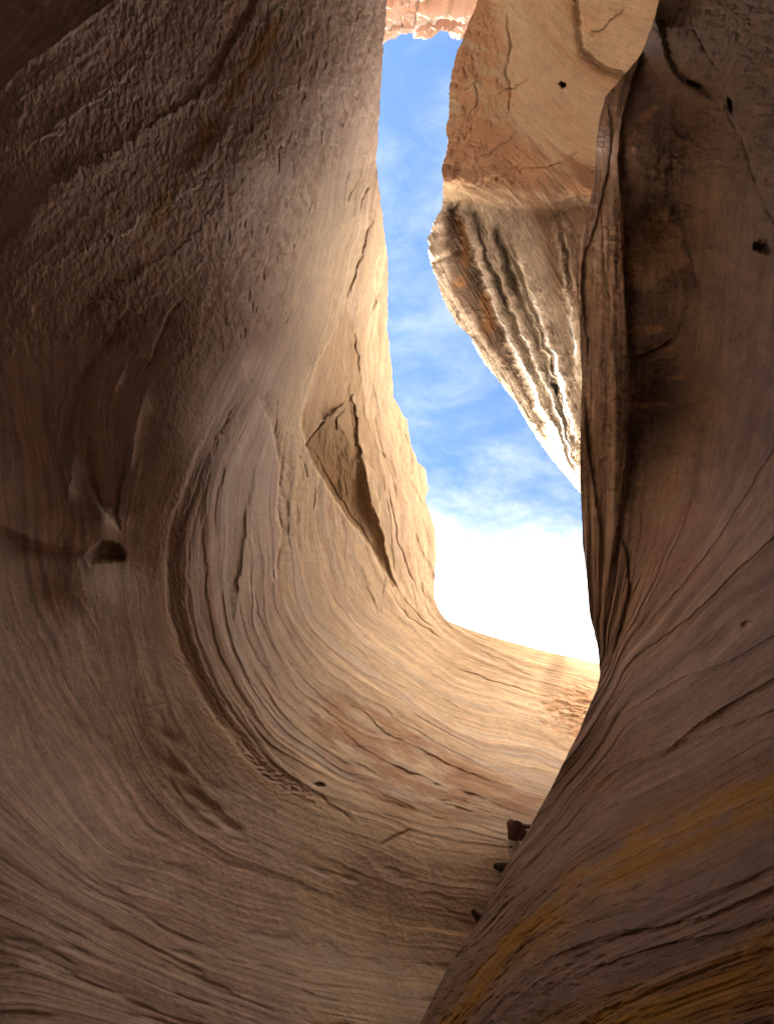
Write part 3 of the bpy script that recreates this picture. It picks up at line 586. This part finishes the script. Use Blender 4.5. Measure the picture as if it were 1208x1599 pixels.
def build_C():
    v = axis([(-500, -30, 40), (-30, 800, 900), (800, 980, 40), (980, 1450, 20)])  # last rows: unseen rock added low down to bounce sun into the bowl
    Lf = edge(C_EDGE, v, 2.2, 9, 2.0)
    c = axis([(0, 1, 460)]); U = Lf[:, None] + (np.maximum(1130, Lf[:, None] + 200) - Lf[:, None]) * c[None] ** 1.25; V = np.repeat(v[:, None], len(c), 1)
    base = tps([(a, b) for a, b, _ in C_DEPTH], np.log([d for *_, d in C_DEPTH]), 2e-3)(U, V)
    r = Relief(U, V, 5.5, 30)
    P0 = unproj(U, V, np.exp(base)); X, Y, Z = P0[..., 0], P0[..., 1], P0[..., 2]
    S = (V - .35 * U) / 60 ; S = S + .9 * sst(U, 760, 930) * -1.6; Tt = (U + .35 * V) / 60
    upm = 1 - sst(V - 0.12 * (U - 700), 270, 300)
    # overhang lip: below it the rock is set far back
    lip = [(702,282),(720,292),(745,308),(775,314),(815,318),(845,322),(870,312),(905,300),(940,300)]
    r.step([(a, b) for a, b in lip], .055, 50, 11, .06, 0)
    # fins
    for l, h, w in (([(712,300),(728,350),(745,400),(765,455),(790,520),(830,600),(870,680),(903,760)], .050, 10),
                    ([(742,322),(752,370),(768,410),(786,450),(812,510),(850,600),(890,700),(905,760)], .050, 10),
                    ([(795,335),(802,375),(815,415),(832,460),(856,530),(880,610),(900,690)], .055, 13),
                    ([(860,320),(872,380),(882,440),(892,500),(900,600)], .035, 8), ([(872,320),(888,390),(898,460)], .03, 7), ([(780,350),(798,410),(820,465),(848,540),(880,640),(900,730)], .025, 6), ([(850,500),(868,560),(890,640),(903,700)], .03, 6)):
        r.ridge(l, h * 1.1, w * .45, .2, .05, pale=.9)
        ix, d, al = r.near(l, 30)
        r.d.ravel()[ix] += .009 * fbm(d / 3.0, al * 16, o=3, g=.6, seed=int(h * 1e3)) * np.exp(-np.abs(d) / 14) * r.taper(al, .1, .1)
    for l, h, w in (([(725,300),(742,350),(765,410),(790,470),(815,520)], .05, 9), ([(765,330),(780,385),(800,440),(818,490)], .05, 8), ([(855,495),(862,540),(868,590)], .03, 7)):
        ix, d, al = r.near(l, 30); r.d.ravel()[ix] += .6 * h * np.exp(-(d / (w * .8)) ** 2) * r.taper(al, .2, .3); r.pale.ravel()[ix] -= 1.3 * np.exp(-(d / (w * 1.1)) ** 2) * r.taper(al, .2, .3)
    r.step([(690,450),(705,480),(730,520),(760,560),(800,615),(850,690)][::-1], .02, 14, 1.5, .1, .1)
    r.step([(672,410),(700,440),(735,480),(770,560)][::-1], .018, 14, 2, .2, .2)
    r.d -= .02 * (blob(U, V, 680, 350, 10, 9) + blob(U, V, 675, 400, 9, 9)) - .012 * gauss(V + .4 * U, 680, 4) * (1 - sst(U, 700, 740))
    tip = 1 - sst(np.abs((U - 668) - .62 * (V - 400) ) , 60, 140)
    low = sst(V, 300, 330)
    r.d += low * (.004 * ridged((U - .55 * V) / 7, (V + .5 * U) / 170, o=4, g=.6, seed=61) + .006 * fbm((U - .5 * V) / 4, (V + .5 * U) / 60, o=3, seed=62) * .6)
    r.hole(868, 606, 7, 14, .05, -.25); r.hole(877, 132, 5, 4, .05)
    band = fbm(S * 1.6, Tt * .25, o=4, g=.6, seed=63)
    bz = upm * sst(V + .15 * (850 - U) , 190, 280)
    r.d += upm * (.004 * band + .002 * fbm(U / 20, V / 20, o=4, seed=64)) + bz * .012 * np.floor(3 * fbm(S * 2.2, Tt * .4, o=3, seed=65)) / 3
    lz = upm * (1 - sst(U - .2 * V, 740, 800)); r.d += lz * .010 * np.floor(4 * fbm(U / 26, V / 40, o=3, g=.6, seed=66)) / 4
    r.step([(792,10),(800,60),(790,110),(800,160),(780,200)], .012, 30, 1.5)
    r.step([(905,-20),(908,60),(935,95),(975,115),(1000,135)], .03, 60, 2, 0, .1)  # made-up facet edge standing in for a light boundary
    for l in ([(908,58),(940,45),(965,25),(980,5)], [(770,150),(800,135),(830,120)], [(720,150),(735,130),(742,160),(725,180)], [(780,270),(800,262),(812,258)], [(890,250),(900,240)],
              [(735,250),(770,235),(800,215),(812,200)], [(745,290),(790,270),(850,262),(900,245)], [(715,200),(725,215),(735,190)]): r.crack(l, 1.3, .006)
    r.d += .0015 * fbm(X * 4, Y * 4, Z * 4, o=4, g=.6)
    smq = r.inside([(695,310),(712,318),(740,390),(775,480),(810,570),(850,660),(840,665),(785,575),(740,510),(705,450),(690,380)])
    r.d += .0009 * np.clip(U - .62 * (V - 400) - 655, 0, 60) * sst(smq, -6, 12)
    D = np.exp(base + r.d)
    n2 = fbm(X * 1.2, Y * 1.2, Z * 1.2, o=4, seed=91); n1 = fbm(X * .35, Y * .35, Z * .35, o=3, seed=92)
    C = np.zeros(U.shape + (3,), np.float32) + np.array((.70,.59,.43), np.float32)
    C = mixc(C, (.74,.50,.33), .45 * sst(fbm(S * 1.1, Tt * .35, o=4, g=.6, seed=103), -.1, .5) * upm)
    C = mixc(C, (.58,.35,.22), .85 * sst(.5 * band + .4 * n2 + bz * 1.0 + lz * .8, .35, 1.0) * upm)
    C = mixc(C, (.34,.20,.13), .6 * bz * sst(band, .1, .6))
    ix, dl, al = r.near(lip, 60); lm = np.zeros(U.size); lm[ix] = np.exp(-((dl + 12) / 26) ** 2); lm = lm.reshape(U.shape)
    C = mixc(C, (.56,.49,.41), low * .9); C = mixc(C, (.30,.20,.13), low * .85 * sst(U - .32 * (V - 300), 800, 835) * (1 - sst(V + 20 * n2, 440, 560)))  # dark brown below the lip at right is painted-in shade
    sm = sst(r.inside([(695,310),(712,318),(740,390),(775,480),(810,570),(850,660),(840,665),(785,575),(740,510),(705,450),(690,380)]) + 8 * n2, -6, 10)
    C = mixc(C, (.27,.20,.155), .95 * sm); C = mixc(C, (.52,.29,.15), .75 * sm * sst(blob(U, V, 725, 370, 12, 60) + blob(U, V, 760, 480, 16, 40) + blob(U, V, 720, 440, 14, 10) + .5 * n2, .4, .8))  # smooth face darkened to paint in its shade
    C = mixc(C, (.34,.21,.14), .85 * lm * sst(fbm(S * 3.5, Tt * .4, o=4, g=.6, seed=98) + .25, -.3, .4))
    C = mixc(C, (.68,.63,.56), .7 * np.clip(r.pale, 0, 1) * low * sst(fbm(U / 5, V / 16, o=3, seed=97), -.3, .3)); C = mixc(C, (.16,.11,.075), .4 * np.clip(-r.pale, 0, 1))  # sunlit fin crests painted paler, shaded gaps between them painted darker
    C *= (1 + .12 * n2)[..., None]
    dL = np.gradient(Lf, v); nx = 1 / np.sqrt(1 + dL ** 2); ny = -dL / np.sqrt(1 + dL ** 2); ex = []
    for rho, k in ((.8, 1.01), (3, 1.03), (9, 1.07), (22, 1.14), (50, 1.3), (90, 1.6)):
        ex.insert(0, unproj(Lf + nx * rho, v + ny * rho, D[:, 0] * k))
    P = np.concatenate([np.stack(ex, 1), unproj(U, V, D)], 1); n = len(ex)
    C = np.concatenate([np.repeat(C[:, :1], n, 1), C], 1); ST = np.stack([S, Tt, low], -1); ST = np.concatenate([np.repeat(ST[:, :1], n, 1), ST], 1)
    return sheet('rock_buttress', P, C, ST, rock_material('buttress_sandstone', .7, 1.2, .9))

# ------------------------------------------------------------------ RED CLIFF behind and high above
def build_D():
    x = np.linspace(-45, 45, 420); q = np.linspace(0, 1, 420)
    Xg, Q = np.meshgrid(x, q); rim = 61 + 1.2 * fbm(x / 4, x * 0, o=4, g=.6, seed=3) - .04 * x; rim = rim - 1.1 * (x > 2.2)
    Zg = -1 + (rim[None] + 1) * Q ** .6
    hh = Zg + .12 * Xg
    lay = fbm(Xg / 26, hh / 1.5, o=3, seed=7); led = np.floor(lay * 4 + hh * .5) / 4 - hh * .125
    Yg = -9.2 - 1.4 * led - .7 * fbm(Xg / 5, hh / 2.2, o=5, g=.6, seed=9) + .35 * ridged(Xg / 3, hh / 1.2, o=4, seed=10) - 0.0 * Zg
    C = np.zeros(Xg.shape + (3,), np.float32) + np.array((.64,.36,.23), np.float32)
    b = fbm(Xg / 20, hh / .9, o=4, g=.6, seed=12); C = mixc(C, (.70,.50,.37), sst(b, 0, .6)); C = mixc(C, (.36,.15,.08), .9 * sst(-b, .1, .45))
    gr = sst(fbm(Xg * 1.1, hh * 1.3, o=3, seed=14), .45, .65); C = mixc(C, (.22,.21,.10), .7 * gr) * .5
    P = np.stack([Xg, Yg, Zg], -1)
    top = P[-1:].copy(); T = []
    for k in (1, 4, 12, 30): f = top.copy(); f[..., 1] -= k; f[..., 2] -= .05 * k; T.append(f)
    n = len(T); P = np.concatenate([P] + T, 0); C = np.concatenate([C] + [C[-1:]] * n, 0)
    ST = np.stack([P[..., 2] * .8, P[..., 0] * .3, P[..., 0] * 0], -1)
    return sheet('sandstone_cliff', P, C, ST, rock_material('red_cliff_sandstone', .9, 1.5, .8), flip=True)

def build_ground():
    x = np.linspace(-60, 60, 160); y = np.linspace(-9, 60, 120); X, Y = np.meshgrid(x, y)
    X = X * np.abs(X / 60) ** .8; Z = .06 * fbm(X / 1.6, Y / 1.6, o=4, seed=5)
    C = np.zeros(X.shape + (3,), np.float32) + np.array((.58,.42,.27), np.float32)
    o = sheet('ground', np.stack([X, Y, Z], -1), C, np.stack([X, Y, X * 0], -1), rock_material('sand', .8, .5, 0), flip=True)
    return tag(o, kind='structure')

left = build_A(); right = build_B(); butt = build_C(); cliff = build_D(); build_ground()
tag(left, 'smooth cream and pink sandstone wall sweeping up the left side in curved layers', 'rock wall')
tag(right, 'dark shaded sandstone wall with ochre bands fanning out along the right side', 'rock wall')
tag(butt, 'tan overhanging buttress with pale sunlit fins, right of the sky gap', 'rock buttress')
tag(cliff, 'sunlit red layered cliff above the blue sky at the top', 'cliff')

# ------------------------------------------------------------------ PERSON bracing between the walls, mostly behind the right wall
def plain(name, col, rough=.7, scale=60, amt=.2, bump=.1):
    m = bpy.data.materials.new(name); m.use_nodes = True; t = m.node_tree; b = t.nodes['Principled BSDF']; b.inputs['Roughness'].default_value = rough
    c = t.nodes.new('ShaderNodeTexCoord'); n = t.nodes.new('ShaderNodeTexNoise'); n.inputs['Scale'].default_value = scale; n.inputs['Detail'].default_value = 5
    t.links.new(c.outputs['Object'], n.inputs['Vector'])
    k = t.nodes.new('ShaderNodeMix'); k.data_type = 'RGBA'; k.inputs['A'].default_value = tuple(x * (1 - amt) for x in col) + (1,); k.inputs['B'].default_value = tuple(min(1, x * (1 + amt)) for x in col) + (1,)
    t.links.new(n.outputs['Fac'], k.inputs['Factor']); t.links.new(k.outputs['Result'], b.inputs['Base Color'])
    bp = t.nodes.new('ShaderNodeBump'); bp.inputs['Strength'].default_value = bump; bp.inputs['Distance'].default_value = .004; t.links.new(n.outputs['Fac'], bp.inputs['Height']); t.links.new(bp.outputs[0], b.inputs['Normal'])
    return m
class Tubes:
    def __init__(s): s.v = []; s.f = []
    def tube(s, pts, rad, flat=None, n=14):
        """tapered limb through pts with rounded ends; flat = (axis, factor) squashes it"""
        pts = [Vector(p) for p in pts]; rad = list(rad)
        P, R = [], []
        for i in range(len(pts) - 1):
            m = 6
            for k in range(m):
                t = k / m; P.append(pts[i].lerp(pts[i + 1], t)); R.append(rad[i] + (rad[i + 1] - rad[i]) * (t * t * (3 - 2 * t)))
        P.append(pts[-1]); R.append(rad[-1])
        d0 = (P[1] - P[0]).normalized(); d1 = (P[-1] - P[-2]).normalized()
        a = [(P[0] - d0 * R[0] * math.cos(x), R[0] * math.sin(x)) for x in (.25, .6, 1.0)]
        z = [(P[-1] + d1 * R[-1] * math.cos(x), R[-1] * math.sin(x)) for x in (1.0, .6, .25)]
        Q = a + list(zip(P, R)) + z; base = len(s.v); up = Vector((.3, .2, 1)).normalized()
        for i, (p, r) in enumerate(Q):
            d = (Q[min(i + 1, len(Q) - 1)][0] - Q[max(i - 1, 0)][0]).normalized()
            x = d.cross(up).normalized(); y = x.cross(d)
            for k in range(n):
                t = 2 * math.pi * k / n; o = x * math.cos(t) * r + y * math.sin(t) * r
                if flat: ax = Vector(flat[0]).normalized(); o -= ax * o.dot(ax) * (1 - flat[1])
                s.v.append(p + o)
        for i in range(len(Q) - 1):
            for k in range(n): s.f.append((base + i * n + k, base + i * n + (k + 1) % n, base + (i + 1) * n + (k + 1) % n, base + (i + 1) * n + k))
        s.f.append(tuple(base + k for k in range(n))[::-1]); s.f.append(tuple(base + (len(Q) - 1) * n + k for k in range(n)))
        return s
    def ball(s, c, rx, ry, rz, M=None):
        c = Vector(c); base = len(s.v); a, b = 12, 16
        for i in range(a + 1):
            for k in range(b):
                t = math.pi * i / a; q = 2 * math.pi * k / b; p = Vector((rx * math.sin(t) * math.cos(q), ry * math.sin(t) * math.sin(q), rz * math.cos(t)))
                s.v.append(c + (M @ p if M else p))
        for i in range(a):
            for k in range(b): s.f.append((base + i * b + k, base + (i + 1) * b + k, base + (i + 1) * b + (k + 1) % b, base + i * b + (k + 1) % b))
        return s
    def build(s, name, mat, parent, voxel=None, smooth=2):
        me = bpy.data.meshes.new(name); o0 = parent.location
        me.from_pydata([tuple(x - o0) for x in s.v], [], s.f); me.materials.append(mat); me.update()
        for p in me.polygons: p.use_smooth = True
        o = bpy.data.objects.new(name, me); COL.objects.link(o); o.parent = parent
        if voxel:
            r = o.modifiers.new('fuse', 'REMESH'); r.mode = 'VOXEL'; r.voxel_size = voxel; r.use_smooth_shade = True
            k = o.modifiers.new('soften', 'SMOOTH'); k.factor = .5; k.iterations = smooth
        return o
_U, _V, _D = build_A.grid
def wall_depth(u, v):
    q = (_U - u) ** 2 + (_V - v) ** 2; return float(_D.ravel()[np.argmin(q)])
def pt(u, v, D): return Vector(unproj(np.float64(u), np.float64(v), D))
def build_person():
    dA = wall_depth(772, 1352) ; dB = wall_depth(737, 1425)
    k1 = pt(801, 1290, dA - .12); a1 = pt(801, 1343, dA - .20); heel1 = pt(804, 1356, dA - .17); toe1 = pt(775, 1352, dA - .13)
    hip = pt(852, 1336, dA - .05); hip2 = pt(856, 1342, dB + .25)
    k2 = pt(812, 1390, dB + .12); a2 = pt(764, 1436, dB - .14); heel2 = pt(764, 1452, dB - .13); toe2 = pt(741, 1424, dB - .10)
    mid = (hip + hip2) / 2; chest = pt(882, 1290, dA); neck = pt(890, 1258, dA); head = pt(894, 1232, dA)
    root = bpy.data.objects.new('person', None); COL.objects.link(root); root.location = mid
    tag(root, 'person with hand on bent knee in white socks, braced behind the dark right wall', 'person')
    skin = plain('brown_skin', (.24, .105, .075), .42, 90, .15)
    T = Tubes(); face = (mid - chest).normalized()
    T.tube([hip, hip.lerp(k1, .5), k1], [.088, .080, .064]); T.tube([hip2, hip2.lerp(k2, .5), k2], [.082, .068, .052])
    T.tube([k1, k1.lerp(a1, .3), k1.lerp(a1, .65), a1], [.066, .068, .052, .040]); T.ball(k1 + Vector((-.012, 0, .010)), .066, .066, .066)
    T.tube([k2, k2.lerp(a2, .3), k2.lerp(a2, .65), a2], [.052, .056, .044, .036])
    T.tube([a1, heel1.lerp(toe1, .3), toe1], [.036, .034, .022]); T.tube([a2, heel2.lerp(toe2, .3), toe2], [.036, .034, .022])
    T.tube([hip, hip2], [.10, .10]); T.tube([mid, mid.lerp(chest, .5), chest, chest.lerp(neck, .7)], [.125, .118, .14, .10])
    T.tube([chest.lerp(neck, .6), neck, head], [.065, .056, .06]); T.ball(head, .088, .098, .118)
    left = Vector((-1, .1, -.05)).normalized(); T.tube([head + left * .08, head + left * .108 - Vector((0, 0, .02))], [.014, .016])
    for sg in (-1, 1): T.ball(head + Vector((.0, sg * .098, -.01)), .016, .010, .03)
    sh = [chest.lerp(neck, .62) + Vector((0, sg * .17, -.01)) for sg in (-1, 1)]
    T.tube(sh, [.062, .062])
    # near arm: the hand lies across the knee, fingers spread and bent over it
    wr = pt(826, 1291, dA - .19); el = pt(858, 1300, dA - .10)
    T.tube([sh[0], el], [.05, .040]); T.tube([el, el.lerp(wr, .35), wr], [.041, .039, .027])
    pl = pt(814, 1289.5, dA - .225)
    T.tube([wr, pl], [.026, .030]); T.ball(pl, .042, .030, .034)
    tips = []
    for du, dv, l, cu in ((0, -5.0, 9.0, .0), (-1.2, -1.6, 11.0, .1), (-.8, 1.8, 10.5, .2), (1.0, 5.2, 8.5, .3)):
        b = pt(813 + du * .5, 1289 + dv * .85, dA - .26); m1 = pt(811 - l * .45, 1287.6 + dv * 1.15, dA - .29); e1 = pt(811 - l, 1287.6 + dv * 1.35 + l * .10, dA - .27); tips.append(e1)
        T.tube([pl.lerp(b, .3), b, m1, e1], [.011, .0105, .0095, .0075], n=10)
    T.tube([pl, pt(816, 1297, dA - .235), pt(810, 1301, dA - .235)], [.013, .011, .008], n=10)
    # far arm pushes on the rock
    el2 = pt(900, 1310, dA + .15); wr2 = pt(885, 1345, dA + .15); T.tube([sh[1], el2], [.05, .04]); T.tube([el2, wr2], [.04, .027]); T.ball(wr2, .035, .04, .045)
    for k in range(5): T.tube([wr2, wr2 + Vector((-.04 - .01 * (k % 3), -.04 + .02 * k, -.04)), wr2 + Vector((-.07 - .012 * (k % 3), -.055 + .026 * k, -.06))], [.012, .010, .008], n=8)
    T.build('body', skin, root, .0055, 3)
    nail = plain('pale_nails', (.48, .34, .32), .3, 60, .05)
    for e in tips:
        to = (Vector(CAM) - e).normalized(); Tubes().ball(e + to * .0065, .0058, .0040, .0058).build('fingernail', nail, root)
    sock_m = plain('white_cotton', (.84, .80, .81), .85, 140, .12, .4)
    for k, a, he in ((k1, a1, heel1), (k2, a2, heel2)):
        S_ = Tubes(); t0 = .44; S_.tube([k.lerp(a, t0), k.lerp(a, .7), k.lerp(a, .95), a.lerp(he, .6)], [.066 if k is k1 else .058, .060 if k is k1 else .054, .050, .046], n=22)
        so_ = S_.build('sock', sock_m, root)
        cu = Tubes(); cu.tube([k.lerp(a, t0 - .02), k.lerp(a, t0 + .05)], [.069 if k is k1 else .060, .068 if k is k1 else .059], n=22); cu.build('sock_cuff', sock_m, root).parent = so_
        so_.children[0].location = (0, 0, 0)
        if k is k1:                                   # small dark curved tick woven into the sock
            c0 = k.lerp(a, .60); toc = (Vector(CAM) - c0).normalized(); rt = Vector((1, 0, 0)); upv = toc.cross(rt).normalized(); rt = upv.cross(toc).normalized()
            if upv.z < 0: upv = -upv
            tk = Tubes(); q = [(-.030, .004), (-.026, -.008), (-.014, -.007), (.000, .000), (.018, .011)]; w = [.003, .0075, .007, .005, .002]
            tk.tube([c0 + toc * (.064 - abs(x) * .25) + rt * (x - .008) + upv * y for x, y in q], w, n=8)
            tk.build('sock_emblem', plain('black_thread', (.015, .015, .018), .8), root).parent = so_
    def shoe(heel, toe, ankle, um, smt, name):
        ax = (toe - heel).normalized(); up = (ankle - heel); up = (up - ax * up.dot(ax)).normalized(); L_ = (toe - heel).length
        S_ = Tubes(); S_.tube([heel + up * .012, heel + ax * L_ * .35 + up * .016, heel + ax * L_ * .7 + up * .002, toe], [.044, .046, .046, .034]); S_.tube([heel + up * .01, ankle.lerp(heel, .3)], [.044, .048])
        s_ = S_.build('shoe', um, root, .006, 3)
        o_ = Tubes(); o_.tube([heel - up * .032, heel + ax * L_ * .4 - up * .034, heel + ax * L_ * .75 - up * .036, toe - up * .022 + ax * .006], [.042, .040, .045, .036], flat=(up, .32)); q = o_.build('sole', smt, root, .005, 1); q.parent = s_
        la = Tubes(); side = ax.cross(up).normalized()
        for k in range(4):
            c = heel + ax * L_ * (.42 + .09 * k) + up * (.052 - .006 * k); la.tube([c - side * .022, c + side * .022], [.0035, .0035], n=6)
        la.build('laces', smt, root).parent = s_
    shoe(heel1, toe1, a1, plain('dark_grey_knit', (.075, .07, .062), .8, 160, .3, .5), plain('gum_sole', (.22, .14, .05), .6), 'a')
    shoe(heel2, toe2, a2, plain('grey_knit', (.13, .115, .11), .8, 160, .3, .5), plain('tan_sole', (.30, .22, .14), .6), 'b')
    sh_m = plain('navy_cloth', (.03, .035, .06), .9); st = Tubes()
    st.tube([hip, hip.lerp(k1, .55)], [.105, .088]); st.tube([hip2, hip2.lerp(k2, .5)], [.105, .088]); st.tube([hip, hip2], [.118, .118]); st.build('shorts', sh_m, root, .009)
    tm = Tubes(); tm.tube([mid.lerp(chest, .15), mid.lerp(chest, .6), chest, chest.lerp(neck, .6)], [.138, .134, .155, .10]); tm.tube(sh, [.076, .076])
    tm.tube([sh[0], sh[0].lerp(el, .5)], [.072, .062]); tm.tube([sh[1], sh[1].lerp(el2, .5)], [.072, .062]); tm.build('shirt', plain('grey_cloth', (.25, .26, .28), .9), root, .009)
    hr = Tubes(); hr.ball(head + Vector((.02, 0, .028)), .092, .100, .104); hr.build('hair', plain('black_hair', (.012, .010, .009), .6, 200, .4, .8), root)
    ew = plain('eye_white', (.7, .7, .68), .3)
    for sg in (-1, 1): Tubes().ball(head + Vector((-.078, sg * .033, .0)), .013, .013, .013).build('eye', ew, root)
build_person()
